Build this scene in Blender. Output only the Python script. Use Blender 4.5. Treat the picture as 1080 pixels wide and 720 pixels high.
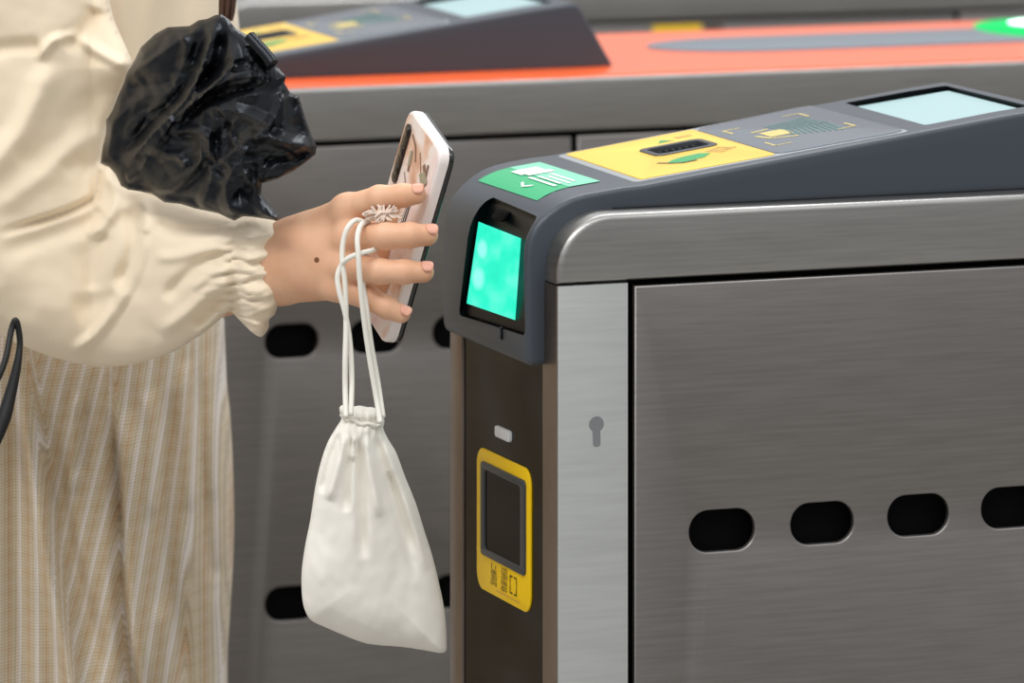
import bpy, bmesh, math, random
import numpy as np
from mathutils import Vector, Matrix, noise
from mathutils.geometry import tessellate_polygon, delaunay_2d_cdt
random.seed(7)
SC = bpy.context.scene
for o in list(bpy.data.objects): bpy.data.objects.remove(o)
COL = SC.collection

# ------------------------------------------------------------------ camera
FPX, HORY, ZC, DC = 5661.0, -500.0, 1.55, 3.54       # focal length in pixels, horizon row, eye height, distance to the gate corner
AL = math.atan2(2100.0, FPX)
FW = Vector((math.sin(AL), math.cos(AL), 0)); RT = Vector((math.cos(AL), -math.sin(AL), 0)); UP = Vector((0, 0, 1))
CAM = -(FW*DC + RT*(48.5/FPX*DC)); CAM.z = ZC
cd = bpy.data.cameras.new('camera'); cam = bpy.data.objects.new('camera', cd); COL.objects.link(cam)
cam.location = CAM; cam.rotation_euler = (math.pi/2, 0, -AL)
cd.sensor_fit = 'HORIZONTAL'; cd.sensor_width = 36; cd.lens = FPX/1080*36
cd.shift_y = (HORY-360)/1080.0; cd.clip_start = .05
cd.dof.use_dof = True; cd.dof.focus_distance = 3.58; cd.dof.aperture_fstop = 9
SC.camera = cam

# ------------------------------------------------------------------ light
SC.view_settings.view_transform = 'Standard'; SC.view_settings.look = 'None'
SC.view_settings.gamma = 1; SC.view_settings.use_curve_mapping = False
SC.view_settings.exposure = 0.0
W = bpy.data.worlds.new('station_light'); SC.world = W; W.use_nodes = True
nt = W.node_tree; nt.nodes.clear()
out = nt.nodes.new('ShaderNodeOutputWorld'); bg = nt.nodes.new('ShaderNodeBackground')
tc = nt.nodes.new('ShaderNodeTexCoord'); sx = nt.nodes.new('ShaderNodeSeparateXYZ'); rp = nt.nodes.new('ShaderNodeValToRGB')
mr = nt.nodes.new('ShaderNodeMapRange'); mr.inputs[1].default_value = -1; mr.inputs[2].default_value = 1
nt.links.new(tc.outputs['Generated'], sx.inputs[0]); nt.links.new(sx.outputs['Z'], mr.inputs[0])
nt.links.new(mr.outputs[0], rp.inputs[0]); nt.links.new(rp.outputs[0], bg.inputs[0]); nt.links.new(bg.outputs[0], out.inputs[0])
els = rp.color_ramp.elements
els[0].position = 0; els[0].color = (.20, .20, .20, 1)
els[1].position = 1; els[1].color = (1.25, 1.25, 1.25, 1)
for p, c in ((.49, (.34, .33, .33)), (.56, (.62, .61, .61)), (.72, (1.0, 1.01, 1.02))):
    e = els.new(p); e.color = (*c, 1)
bg.inputs[1].default_value = 0.80
def area(name, loc, target, sx_, sy_, power, col=(1, 1, 1)):
    l = bpy.data.lights.new(name, 'AREA'); l.shape = 'RECTANGLE'; l.size = sx_; l.size_y = sy_; l.energy = power; l.color = col
    o = bpy.data.objects.new(name, l); COL.objects.link(o); o.location = loc
    o.rotation_euler = (Vector(target)-Vector(loc)).to_track_quat('-Z', 'Y').to_euler(); return o
area('ceiling_or_fill_light', (-1.6, -0.6, 3.3), (0, .3, 1), 2.6, .5, 42, (1, .99, .97))
area('ceiling_or_fill_light', (1.0, 1.4, 3.3), (.2, .6, 1), 2.6, .5, 40, (1, 1, 1))
area('ceiling_or_fill_light', (.2, -1.6, 3.2), (.3, 1.0, .8), 2.6, .5, 14, (1, 1, 1))  # unseen fill lamp, added to brighten the steel sides of the gates

# ------------------------------------------------------------------ helpers
def at(px, py, y=None, x=None, z=None):
    """point of the place seen at a photo position, on the plane y=, x= or z="""
    d = FW + RT*((px-540)/FPX) - UP*((py-HORY)/FPX)
    if y is not None: t = (y-CAM.y)/d.y
    elif x is not None: t = (x-CAM.x)/d.x
    else: t = (z-CAM.z)/d.z
    return CAM + d*t
def L(c):
    if isinstance(c, str): c = tuple(int(c[i:i+2], 16)/255 for i in (1, 3, 5))
    return tuple((v/12.92 if v <= .04045 else ((v+.055)/1.055)**2.4) for v in c) + (1,)
MATS = {}
def mat(name, col, rough=.5, metal=0, **k):
    m = bpy.data.materials.new(name); m.use_nodes = True; b = m.node_tree.nodes['Principled BSDF']
    b.inputs['Base Color'].default_value = L(col); b.inputs['Roughness'].default_value = rough; b.inputs['Metallic'].default_value = metal
    for kk, v in k.items():
        kk = kk.replace('_', ' ')
        b.inputs[kk].default_value = v
    MATS[name] = m; return m
def N(m, t): return m.node_tree.nodes.new(t)
def LK(m, a, b): m.node_tree.links.new(a, b)
def bsdf(m): return m.node_tree.nodes['Principled BSDF']
def ramp(m, stops):
    r = N(m, 'ShaderNodeValToRGB'); e = r.color_ramp.elements
    e[0].position, e[0].color = stops[0][0], L(stops[0][1]); e[1].position, e[1].color = stops[-1][0], L(stops[-1][1])
    for p, c in stops[1:-1]:
        q = e.new(p); q.color = L(c)
    return r
def bump(m, height, strength=.2, dist=.001):
    b = N(m, 'ShaderNodeBump'); b.inputs['Strength'].default_value = strength; b.inputs['Distance'].default_value = dist
    LK(m, height, b.inputs['Height']); LK(m, b.outputs[0], bsdf(m).inputs['Normal'])
def noise_tex(m, scale, coord='Object', stretch=(1, 1, 1), detail=4):
    t = N(m, 'ShaderNodeTexCoord'); mp = N(m, 'ShaderNodeMapping'); mp.inputs['Scale'].default_value = stretch
    n = N(m, 'ShaderNodeTexNoise'); n.inputs['Scale'].default_value = scale; n.inputs['Detail'].default_value = detail
    LK(m, t.outputs[coord], mp.inputs[0]); LK(m, mp.outputs[0], n.inputs['Vector']); return n

def steel(name, c1, c2, rough, stretch):
    m = mat(name, c1, rough, 1.0)
    n = noise_tex(m, 40, 'Object', stretch, 6)
    r = ramp(m, ((.3, c1), (.7, c2))); LK(m, n.outputs[0], r.inputs[0]); LK(m, r.outputs[0], bsdf(m).inputs['Base Color'])
    n2 = noise_tex(m, 260, 'Object', stretch, 3); bump(m, n2.outputs[0], .16, .0003)
    n3 = noise_tex(m, 7, 'Object', (1, 1, 5), 3)
    mr = N(m, 'ShaderNodeMapRange'); mr.inputs[3].default_value = rough-.05; mr.inputs[4].default_value = rough+.07
    LK(m, n3.outputs[0], mr.inputs[0]); LK(m, mr.outputs[0], bsdf(m).inputs['Roughness'])
    return m
steel('steel_door', '#83807e', '#8f8c8a', .47, (.4, 1, 9))
steel('steel_cap', '#9b9a98', '#a8a7a5', .38, (.4, 1, 9))
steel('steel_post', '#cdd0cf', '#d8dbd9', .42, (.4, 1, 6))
steel('steel_end', '#8c8078', '#998d85', .34, (9, 1, .4))
mat('gap_black', '#060607', .8, Specular_IOR_Level=.1)
mat('cabinet_bounce', '#cfccc6', .55)  # pale unseen cabinet back, put in to bounce light onto the next gate
mat('slot_black', '#060607', .85)
hp = mat('housing_plastic', '#3f464f', .42); bsdf(hp).inputs['Specular IOR Level'].default_value = .5
bump(hp, noise_tex(hp, 900).outputs[0], .12, .0003)
mat('panel_glass', '#0e0a08', .10, Specular_IOR_Level=.12)
mat('window_black', '#090d10', .35, Specular_IOR_Level=.12)
mat('yellow_print', '#f2c604', .4, Specular_IOR_Level=.25)
mat('yellow_plate', '#f2c64a', .35)
mat('plate_grey', '#666d77', .22)
mat('plate_border', '#9aa0a5', .3)
mat('ink_dark', '#3a2c12', .5)
mat('ink_green', '#2f9a56', .5)
mat('ink_teal', '#3f7a70', .5)
mat('ink_brown', '#c8a050', .5)
mat('ink_yellow', '#cdbb70', .5)
mat('green_sticker', '#08b070', .3)
mat('sticker_light', '#7fdcb8', .3)
mat('sticker_white', '#e6f2ee', .3)
mat('led_white_plastic', '#d9dadb', .35)
mat('keyhole_grey', '#84878a', .45, .3)
sc_ = mat('display', '#9dbabd', .3); bsdf(sc_).inputs['Emission Color'].default_value = L('#a9cdd0'); bsdf(sc_).inputs['Emission Strength'].default_value = .12
mat('orange_acrylic', '#ff6a30', .3, Coat_Weight=.35, Coat_Roughness=.15)
mat('grey_band', '#717a84', .35)
mat('frame_grey', '#33373c', .4)

def emit(name, col, s):
    m = bpy.data.materials.new(name); m.use_nodes = True; b = m.node_tree.nodes['Principled BSDF']
    b.inputs['Specular IOR Level'].default_value = .05; b.inputs['Base Color'].default_value = (0, 0, 0, 1); b.inputs['Emission Color'].default_value = L(col); b.inputs['Emission Strength'].default_value = s
    MATS[name] = m; return m
emit('led_green', '#00f57c', 1.0); emit('led_core', '#d8ffee', 4.0)
# scanner light: backlit diffuser with two brighter lamps behind its far edge
sm = emit('scan_light', '#20e8c0', 1.15)
t = N(sm, 'ShaderNodeTexCoord'); ramp_s = ramp(sm, ((0, '#0cd6a8'), (.45, '#2cecc6'), (1, '#8ffbe6')))
n = noise_tex(sm, 2.2, 'UV', (1, 1.3, 1), 2); acc = n.outputs[0]
for (cx, cy, rr) in ((.17, .30, .13), (.17, .66, .16)):
    vd = N(sm, 'ShaderNodeVectorMath'); vd.operation = 'DISTANCE'; LK(sm, t.outputs['UV'], vd.inputs[0]); vd.inputs[1].default_value = (cx, cy, 0)
    q = N(sm, 'ShaderNodeMapRange'); q.inputs[1].default_value = 0; q.inputs[2].default_value = rr; q.inputs[3].default_value = 1; q.inputs[4].default_value = 0
    LK(sm, vd.outputs['Value'], q.inputs[0])
    a = N(sm, 'ShaderNodeMath'); a.operation = 'ADD'; LK(sm, acc, a.inputs[0]); LK(sm, q.outputs[0], a.inputs[1]); acc = a.outputs[0]
LK(sm, acc, ramp_s.inputs[0]); LK(sm, ramp_s.outputs[0], bsdf(sm).inputs['Emission Color'])

def link(o, parent=None):
    COL.objects.link(o)
    if parent is not None: o.parent = parent
    return o
def mesh(name, V, F, m, parent=None, smooth=False, uv=None, angle=None):
    me = bpy.data.meshes.new(name); me.from_pydata([tuple(v) for v in V], [], F); me.validate(); me.update()
    o = bpy.data.objects.new(name, me)
    for mm in (m if isinstance(m, (list, tuple)) else [m]): me.materials.append(MATS[mm] if isinstance(mm, str) else mm)
    if smooth:
        me.polygons.foreach_set('use_smooth', [True]*len(me.polygons))
    if angle: me.set_sharp_from_angle(angle=math.radians(angle))
    if uv is not None:
        ul = me.uv_layers.new(name='UVMap'); idx = np.empty(len(me.loops), int); me.loops.foreach_get('vertex_index', idx)
        ul.data.foreach_set('uv', np.asarray(uv, float)[idx].ravel())
    return link(o, parent)
def fix_normals(o):
    bm = bmesh.new(); bm.from_mesh(o.data); bmesh.ops.recalc_face_normals(bm, faces=bm.faces); bm.to_mesh(o.data); bm.free(); return o
def tag(o, label=None, cat=None, group=None, kind=None):
    if label: o['label'] = label
    if cat: o['category'] = cat
    if group: o['group'] = group
    if kind: o['kind'] = kind
    return o
def empty(name, loc, label, cat, group=None):
    o = bpy.data.objects.new(name, None); o.empty_display_size = .1; o.location = loc; link(o); return tag(o, label, cat, group)

def inset(poly, d):
    """move every side of a counter-clockwise polygon inwards by d"""
    n = len(poly); res = []
    for i in range(n):
        a, b, c = Vector(poly[i-1]), Vector(poly[i]), Vector(poly[(i+1) % n])
        e1 = (b-a).normalized(); e2 = (c-b).normalized()
        n1 = Vector((-e1.y, e1.x)); n2 = Vector((-e2.y, e2.x)); s = n1+n2
        if s.length < 1e-6: s = n1
        s.normalize(); res.append(tuple(b + s*(d/max(.35, s.dot(n1)))))
    return res
def rrect(cx, cy, w, h, r, n=8):
    P = []
    for (sx, sy, a0) in ((1, -1, -90), (1, 1, 0), (-1, 1, 90), (-1, -1, 180)):
        for k in range(n+1):
            a = math.radians(a0+90*k/n); P.append((cx+sx*(w/2-r)+r*math.cos(a), cy+sy*(h/2-r)+r*math.sin(a)))
    return P
def rquad(Q, r, n=5):
    """quad with rounded corners; Q counter-clockwise"""
    P = []
    for i in range(4):
        a, b, c = Vector(Q[i-1]), Vector(Q[i]), Vector(Q[(i+1) % 4])
        p0 = b+(a-b).normalized()*r; p1 = b+(c-b).normalized()*r
        for k in range(n+1):
            s = k/n; P.append(tuple(p0*(1-s)**2 + b*2*s*(1-s) + p1*s*s))
    return P
def slab(name, outline, holes, t0, t1, ch, m, fr, parent=None, both=False, smooth=True):
    """plate: outline (ccw) and holes in a plane, from t0 (face seen, chamfered by ch) to t1; fr(a,b,t) maps to space"""
    loops = [outline]+holes; V = []; F = []
    def layer(dd, tt):
        ids = []
        for li, lp in enumerate(loops):
            q = inset(lp, dd if li == 0 else -dd) if dd else lp
            base = len(V); V.extend(fr(a, b, tt) for a, b in q); ids.append(range(base, base+len(q)))
        return ids
    s = 1 if t1 > t0 else -1
    Ls = [layer(ch, t0), layer(ch*.3, t0+s*ch*.3), layer(0, t0+s*ch)] if ch else [layer(0, t0)]
    Ls += [layer(0, t1-s*ch), layer(ch*.3, t1-s*ch*.3), layer(ch, t1)] if (ch and both) else [layer(0, t1)]
    for A, B in zip(Ls[:-1], Ls[1:]):
        for ra, rb in zip(A, B):
            k = len(ra)
            for i in range(k): F.append((ra[i], ra[(i+1) % k], rb[(i+1) % k], rb[i]))
    for ids, dd in ((Ls[0], 0), (Ls[-1], 1)):
        flat = [i for r in ids for i in r]
        loops2 = []; c = 0
        src = []
        for li, lp in enumerate(loops):
            k = len(lp); d0 = ch if (dd == 0 or both) else 0
            q = inset(lp, d0 if li == 0 else -d0) if d0 else lp
            loops2.append([Vector((a, b, 0)) for a, b in q])
        for tri in tessellate_polygon(loops2): F.append(tuple(flat[i] for i in tri))
    o = mesh(name, V, F, m, parent); fix_normals(o)
    if smooth:
        o.data.polygons.foreach_set('use_smooth', [True]*len(o.data.polygons)); o.data.set_sharp_from_angle(angle=math.radians(50))
    return o
def tube(path, r, seg=8, closed=False):
    P = [Vector(p) for p in path]; V = []; F = []; n = len(P)
    ref = Vector((.3, .9, .2)).normalized(); prev = None
    for i in range(n):
        t = (P[(i+1) % n]-P[i-1]) if closed else (P[min(i+1, n-1)]-P[max(i-1, 0)])
        t.normalize()
        u = (prev if prev is not None else ref); u = (u-t*u.dot(t)).normalized(); prev = u; w = t.cross(u)
        rr = r[i] if isinstance(r, (list, tuple)) else r
        for k in range(seg):
            a = 2*math.pi*k/seg; V.append(P[i]+u*(rr*math.cos(a))+w*(rr*math.sin(a)))
    for i in range(n if closed else n-1):
        for k in range(seg):
            a = i*seg+k; b = i*seg+(k+1) % seg; c = ((i+1) % n)*seg+(k+1) % seg; d = ((i+1) % n)*seg+k; F.append((a, b, c, d))
    if not closed: F.append(tuple(reversed(range(seg)))); F.append(tuple(range((n-1)*seg, n*seg)))
    return V, F
def spline(pts, per=8, closed=False):
    P = [Vector(p) for p in pts]; n = len(P); R = []
    for i in range(n if closed else n-1):
        p0 = P[i-1] if (closed or i > 0) else P[0]; p1 = P[i]; p2 = P[(i+1) % n]; p3 = P[(i+2) % n] if (closed or i+2 < n) else P[-1]
        for k in range(per):
            t = k/per
            R.append(.5*((2*p1)+(p2-p0)*t+(2*p0-5*p1+4*p2-p3)*t*t+(3*p1-p0-3*p2+p3)*t**3))
    if not closed: R.append(P[-1])
    return R
def join_geo(parts):
    V = []; F = []
    for v, f in parts:
        b = len(V); V.extend(v); F.extend(tuple(i+b for i in q) for q in f)
    return V, F
def tube_obj(name, path, r, m, parent=None, seg=8, closed=False):
    V, F = tube(path, r, seg, closed); return mesh(name, V, F, m, parent, smooth=True)

# ------------------------------------------------------------------ setting
fm = mat('floor_tile', '#9a9893', .35)
tcn = N(fm, 'ShaderNodeTexCoord'); br = N(fm, 'ShaderNodeTexBrick'); br.offset = 0
br.inputs['Scale'].default_value = 1.0; br.inputs['Brick Width'].default_value = .6; br.inputs['Row Height'].default_value = .6; br.inputs['Mortar Size'].default_value = .004
br.inputs['Color1'].default_value = L('#b3afa9'); br.inputs['Color2'].default_value = L('#aaa7a1'); br.inputs['Mortar'].default_value = L('#5c5a57')
LK(fm, tcn.outputs['Object'], br.inputs['Vector']); LK(fm, br.outputs[0], bsdf(fm).inputs['Base Color'])
fl = mesh('floor', [(-7, -7, 0), (8, -7, 0), (8, 8, 0), (-7, 8, 0), (-7, -7, -.1), (8, -7, -.1), (8, 8, -.1), (-7, 8, -.1)],
          [(0, 1, 2, 3), (7, 6, 5, 4), (0, 4, 5, 1), (1, 5, 6, 2), (2, 6, 7, 3), (3, 7, 4, 0)], 'floor_tile')
tag(fl, 'grey tiled station floor', None, kind='structure')

# ------------------------------------------------------------------ ticket gates
INC_A = math.radians(7.75); IN = Vector((-math.sin(INC_A), 0, math.cos(INC_A))); IC = .9909*0+1.0893
IX = Vector((math.cos(INC_A), 0, math.sin(INC_A)))
def incl(x, y, t=0):
    """point on the sloping top of a reader housing, t above it"""
    z = (IC-IN.x*x)/IN.z; return Vector((x, y, z))+IN*t
def prism_round(prof, y0, y1, c0, c1, seg=3):
    """profile (x,z) swept from y0 to y1 with rounded ends"""
    lay = []
    for k in range(seg+1):
        a = math.pi/2*k/seg; lay.append((c0*(1-math.sin(a)), y0+c0*(1-math.cos(a))))
    for k in range(seg, -1, -1):
        a = math.pi/2*k/seg; lay.append((c1*(1-math.sin(a)), y1-c1*(1-math.cos(a))))
    V = []; F = []; n = len(prof)
    for d, y in lay:
        q = inset(prof, d) if d > 1e-7 else prof
        V += [(a, y, b) for a, b in q]
    for i in range(len(lay)-1):
        for k in range(n): F.append((i*n+k, i*n+(k+1) % n, (i+1)*n+(k+1) % n, (i+1)*n+k))
    F.append(tuple(range(n))); F.append(tuple(range(len(lay)*n-1, (len(lay)-1)*n-1, -1)))
    return V, F
def solid(name, V, F, m, parent, angle=40):
    o = mesh(name, V, F, m, parent); fix_normals(o)
    o.data.polygons.foreach_set('use_smooth', [True]*len(o.data.polygons)); o.data.set_sharp_from_angle(angle=math.radians(angle)); return o
def boxgeo(x0, x1, y0, y1, z0, z1):
    V = [(x, y, z) for z in (z0, z1) for y in (y0, y1) for x in (x0, x1)]
    return V, [(0, 1, 3, 2), (4, 5, 7, 6), (0, 1, 5, 4), (1, 3, 7, 5), (3, 2, 6, 7), (2, 0, 4, 6)]
def rbox(name, x0, x1, y0, y1, z0, z1, r, m, parent):
    """box with its corners rounded in side view and its sides eased"""
    c = min(r, (y1-y0)*.45)
    V, F = prism_round(rrect((x0+x1)/2, (z0+z1)/2, x1-x0, z1-z0, r*1.05+1e-4, 3), y0, y1, c, c, 2); return solid(name, V, F, m, parent)

def text_mesh(s, size, m, fr, name, parent, align='CENTER', thick=.0002):
    cu = bpy.data.curves.new('t', 'FONT'); cu.body = s; cu.size = size; cu.align_x = align; cu.align_y = 'CENTER'; cu.resolution_u = 3
    o = bpy.data.objects.new('t', cu); COL.objects.link(o)
    dg = bpy.context.evaluated_depsgraph_get(); me = bpy.data.meshes.new_from_object(o.evaluated_get(dg))
    V = [fr(v.co.x, v.co.y) for v in me.vertices]; F = [tuple(p.vertices) for p in me.polygons]
    bpy.data.objects.remove(o); bpy.data.curves.remove(cu)
    return mesh(name, V, F, m, parent)

def flat(name, polys, m, fr, parent, t=.0003):
    """printed marks: thin polygons lifted t from the surface fr(a, b, t)"""
    V = []; F = []
    for p in polys:
        tr = tessellate_polygon([[Vector((a, b, 0)) for a, b in p]]); base = len(V); V += [fr(a, b, t) for a, b in p]
        F += [tuple(base+i for i in q) for q in tr]
    o = mesh(name, V, F, m, parent); return o
def stroke(pts, w):
    """polyline as thin quads"""
    R = []
    for a, b in zip(pts[:-1], pts[1:]):
        a, b = Vector(a), Vector(b); d = (b-a).normalized(); n = Vector((-d.y, d.x))*w/2; a = a-d*w*.3; b = b+d*w*.3
        R.append([tuple(a-n), tuple(b-n), tuple(b+n), tuple(a+n)])
    return R

def reader_housing(parent, dx, dy, lit=True):
    # side profile, counter-clockwise in (x, z)
    zr = 1.1472+.0035
    top = [(.0712, 1.1096), (.0560, 1.1086), (.0392, 1.1065), (.0290, 1.1052), (.0196, 1.1030), (.0105, 1.0990), (.0027, 1.0940), (-.0030, 1.0893), (-.0070, 1.0845), (-.0102, 1.0785), (-.0121, 1.0715), (-.0128, 1.064)]
    prof = [(.004, .993), (.004, 1.03), (.05, 1.06), (.05, 1.0940), (.412, 1.0940), (.409, 1.1005), (.384, 1.1425), (.380, 1.1480), (.374, 1.1500)]
    xs = [.34, .30, .26, .2, .14, .1]
    prof += [(x, (IC+.0006-IN.x*x)/IN.z) for x in xs]
    prof += top + [(-.0128, 1.03), (-.0127, .9990), (-.0115, .9950), (-.0090, .993)]
    V, F = prism_round(prof, .024, .212, .0035, .010, 4)
    V2 = []
    for (x, y, z) in V:
        k = max(0, min(1, (.05-x)/.06)); k = k*k*(3-2*k)
        if y > .12: y -= .016*k*(y-.12)/.09
        V2.append((x+dx, y+dy, z))
    o = solid('reader_housing', V2, F, 'housing_plastic', parent, 35)
    def fr(x, y, t=0):
        p = incl(x, y, t); p.x += dx; p.y += dy; return p
    # window recess in the front and display recess in the top, both cut out of the housing
    cut = []
    cy = [(.0318, 1.0905), (.0275, 1.0125), (.158, 1.0085), (.130, 1.0925)]
    q = rquad([(a, b) for a, b in cy], .006)
    Vc = [(-.03+dx, a+dy, b) for a, b in q]+[(.0015+dx, a+dy, b) for a, b in q]; n = len(q)
    Fc = [tuple(range(n)), tuple(range(2*n-1, n-1, -1))]+[(i, (i+1) % n, n+(i+1) % n, n+i) for i in range(n)]
    cut.append((Vc, Fc))
    q = rquad([(.287, .0455), (.366, .0455), (.368, .187), (.2905, .190)], .004)
    Vc = [fr(a, b, .02) for a, b in q]+[fr(a, b, -.006) for a, b in q]; cut.append((Vc, Fc))
    q = rrect(.1395, .132, .045, .037, .006, 5); n = len(q)
    Vc = [fr(a, b, .02) for a, b in q]+[fr(a, b, -.010) for a, b in q]
    cut.append((Vc, [tuple(range(n)), tuple(range(2*n-1, n-1, -1))]+[(i, (i+1) % n, n+(i+1) % n, n+i) for i in range(n)]))
    dg = bpy.context.evaluated_depsgraph_get()
    for Vc, Fc in cut:
        co = mesh('cut', Vc, Fc, 'window_black', parent); fix_normals(co)
        md = o.modifiers.new('b', 'BOOLEAN'); md.object = co; md.operation = 'DIFFERENCE'; md.solver = 'EXACT'; md.material_mode = 'TRANSFER'
        bpy.context.view_layer.update(); dg = bpy.context.evaluated_depsgraph_get()
        me = bpy.data.meshes.new_from_object(o.evaluated_get(dg)); o.modifiers.clear(); old = o.data; o.data = me; bpy.data.objects.remove(co)
    o.data.name = 'reader_housing'
    # scan window: backlit panel leaning back in its recess
    def wf(a, b, t=0):
        s = (b-1.014)/(1.080-1.014)
        return Vector((-.0095+.0025*s+.62*max(0, b-1.0765) - t + dx, a+dy, b))
    Q = [(.0490, 1.0745), (.0545, 1.0192), (.1500, 1.0175), (.1320, 1.0755)]
    G = 10; V = []; UV = []; F = []
    for j in range(G+1):
        for i in range(G+1):
            s, r = i/G, j/G
            a = Vector(Q[3]).lerp(Vector(Q[0]), s); b = Vector(Q[2]).lerp(Vector(Q[1]), s); p = a.lerp(b, r)
            V.append(wf(p.x, p.y, .0005)); UV.append((s, r))
    for j in range(G):
        for i in range(G): a = j*(G+1)+i; F.append((a, a+1, a+G+2, a+G+1))
    k = len(V)
    mesh('scan_window', V, F, 'scan_light' if lit else 'window_black', o, uv=UV)
    slab('window_bezel', inset(rquad([(.0318, 1.0895), (.0275, 1.0125), (.158, 1.0085), (.130, 1.0925)], .006), .0006),
         [], 0, -.003, .0, 'window_black', lambda a, b, t: wf(a, b, t-.0006), o)
    slab('scanner_eye', rrect(.100, 1.0835, .022, .0065, .002), [], .0022, 0, .0004, 'gap_black', wf, o)
    # chin mark
    rbox('chin_mark', -.0134+dx, -.0126+dx, .071+dy, .073+dy, 1.004, 1.012, .0003, 'plate_border', o)
    # green sticker on the curved brow
    import bisect
    tp = sorted(top)
    def brow(x, y, t=0):
        x = max(tp[0][0]+1e-5, min(tp[-1][0]-1e-5, x)); i = bisect.bisect([p[0] for p in tp], x); a, b = tp[i-1], tp[i]
        s = (x-a[0])/(b[0]-a[0]); z = a[1]+(b[1]-a[1])*s; nn = Vector((-(b[1]-a[1]), 0, b[0]-a[0])).normalized()
        return Vector((x+dx, y+dy, z))+nn*t
    def patch(name, quad, m, t, parent=None, nu=10, nv=6):
        V = []; F = []
        for j in range(nv+1):
            for i in range(nu+1):
                s, r = i/nu, j/nv; p = (Vector(quad[0])*(1-s)+Vector(quad[1])*s)*(1-r)+(Vector(quad[3])*(1-s)+Vector(quad[2])*s)*r
                V.append(brow(p.x, p.y, t))
        for j in range(nv):
            for i in range(nu): a = j*(nu+1)+i; F.append((a, a+1, a+nu+2, a+nu+1))
        return V, F
    def P4(x0, x1, y0, y1): return [(x0, y0), (x1, y0), (x1, y1), (x0, y1)]
    V, F = patch('', P4(.0080, .0535, .060, .176), None, .0004)
    stk = mesh('green_sticker', V, F, 'green_sticker', o); tag(stk, 'green sticker with a phone icon and arrow')
    V, F = join_geo([patch('', P4(.031, .0535, .0602, .1758), None, .0006), ])
    mesh('sticker_print', V, F, 'sticker_light', o)
    V, F = join_geo([patch('', P4(.0255, .0445, .137, .158), None, .0009), patch('', P4(.028, .047, .128, .140), None, .00095)])
    mesh('sticker_phone_icon', V, F, 'sticker_white', o)
    Gs = [patch('', P4(.0250+.005*k, .0275+.005*k, .072+.004*(k % 2), .124-.005*(k % 3)), None, .0009) for k in range(4)]
    Gs += [patch('', [(.0175, .116), (.0195, .116), (.0160, .106), (.0140, .106)], None, .0009, nu=3, nv=3), patch('', [(.0140, .106), (.0160, .106), (.0195, .096), (.0175, .096)], None, .0009, nu=3, nv=3)]
    V, F = join_geo(Gs); mesh('sticker_lettering', V, F, 'sticker_white', o)
    # card plate: pale border, yellow half with slot, grey half with marks
    slab('plate_border', rquad([(.0705, .040), (.2700, .0335), (.2700, .2045), (.0735, .1960)], .006), [rrect(.1395, .132, .043, .035, .006, 5)], .0009, -.001, .0004, 'plate_border', fr, o)
    slab('card_plate_yellow', rquad([(.0760, .0435), (.1735, .0405), (.1755, .1945), (.0790, .1930)], .003), [rrect(.1395, .132, .043, .035, .006, 5)], .0016, .0006, .0003, 'yellow_plate', fr, o)
    slab('card_plate_grey', rquad([(.1745, .0400), (.2685, .0350), (.2680, .2030), (.1765, .1945)], .012), [], .0016, .0006, .0003, 'plate_grey', fr, o)
    slab('slot_frame', rrect(.1395, .132, .047, .039, .007, 5), [rrect(.1395, .132, .038, .028, .005, 5)], .0024, -.004, .0005, 'frame_grey', fr, o)
    sl = slab('card_slot', rrect(.1395, .132, .040, .030, .004, 5), [], -.007, -.009, 0, 'slot_black', fr, o)
    g = []
    for k in range(7):
        for s in (0, 1):
            yy = .121+.022*s; xx = .124+.005*k; p = fr(xx, yy, -.004)
            g.append(boxgeo(p.x-.0009, p.x+.0009, p.y-.003, p.y+.003, p.z-.003, p.z+.0035))
    V, F = join_geo(g); mesh('slot_teeth', V, F, 'frame_grey', sl)
    z = .0018
    flat('arrow_mark', [[(.137, .163), (.149, .163), (.143, .174)]], 'ink_green', fr, o, z)
    flat('hand_mark', [[(.110, .081), (.118, .073), (.136, .077), (.146, .089), (.140, .096), (.126, .094), (.118, .090)]], 'ink_green', fr, o, z)
    flat('hand_mark_stroke', stroke([(.107, .088), (.113, .078), (.119, .072), (.128, .072)], .003), 'ink_dark', fr, o, z)  # dark printed stroke beside the hand
    flat('ticket_mark', stroke([(.147, .098), (.158, .104), (.166, .094), (.153, .086), (.147, .098)], .0025)+stroke([(.152, .095), (.161, .095)], .004), 'ink_brown', fr, o, z)
    flat('ticket_mark', stroke([(.156, .172), (.163, .172)], .008), 'ink_brown', fr, o, z)
    br_ = []
    for (cx, cy, ax, ay) in ((.186, .163, 1, -1), (.249, .176, -1, -1), (.2530, .087, -1, 1), (.186, .070, 1, 1)):
        br_ += stroke([(cx+ax*.012, cy), (cx, cy), (cx, cy+ay*.018)], .0018)
    for k in range(0, len(br_), 2): flat('corner_mark', br_[k:k+2], 'ink_yellow', fr, o, z)
    flat('card_mark', [[(.198, .105), (.2150, .105), (.2150, .128), (.198, .128)]]+stroke([(.192, .118), (.196, .101), (.212, .092)], .003)+stroke([(.196, .135), (.2080, .138)], .003), 'ink_yellow', fr, o, z)
    wv = []
    for k in range(9):
        x0 = .2060+.0038*k; wv += stroke([(x0+.006, .095-.002*k+.004), (x0+.010, .120), (x0+.006, .150+.001*k)], .0013)
    flat('wave_marks', wv, 'ink_teal', fr, o, z)
    # display set below the top
    ds = slab('display_screen', rquad([(.2895, .048), (.3630, .048), (.3655, .178), (.2935, .184)], .003), [], -.0025, -.0045, .0, 'display', fr, o)
    return o

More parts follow.
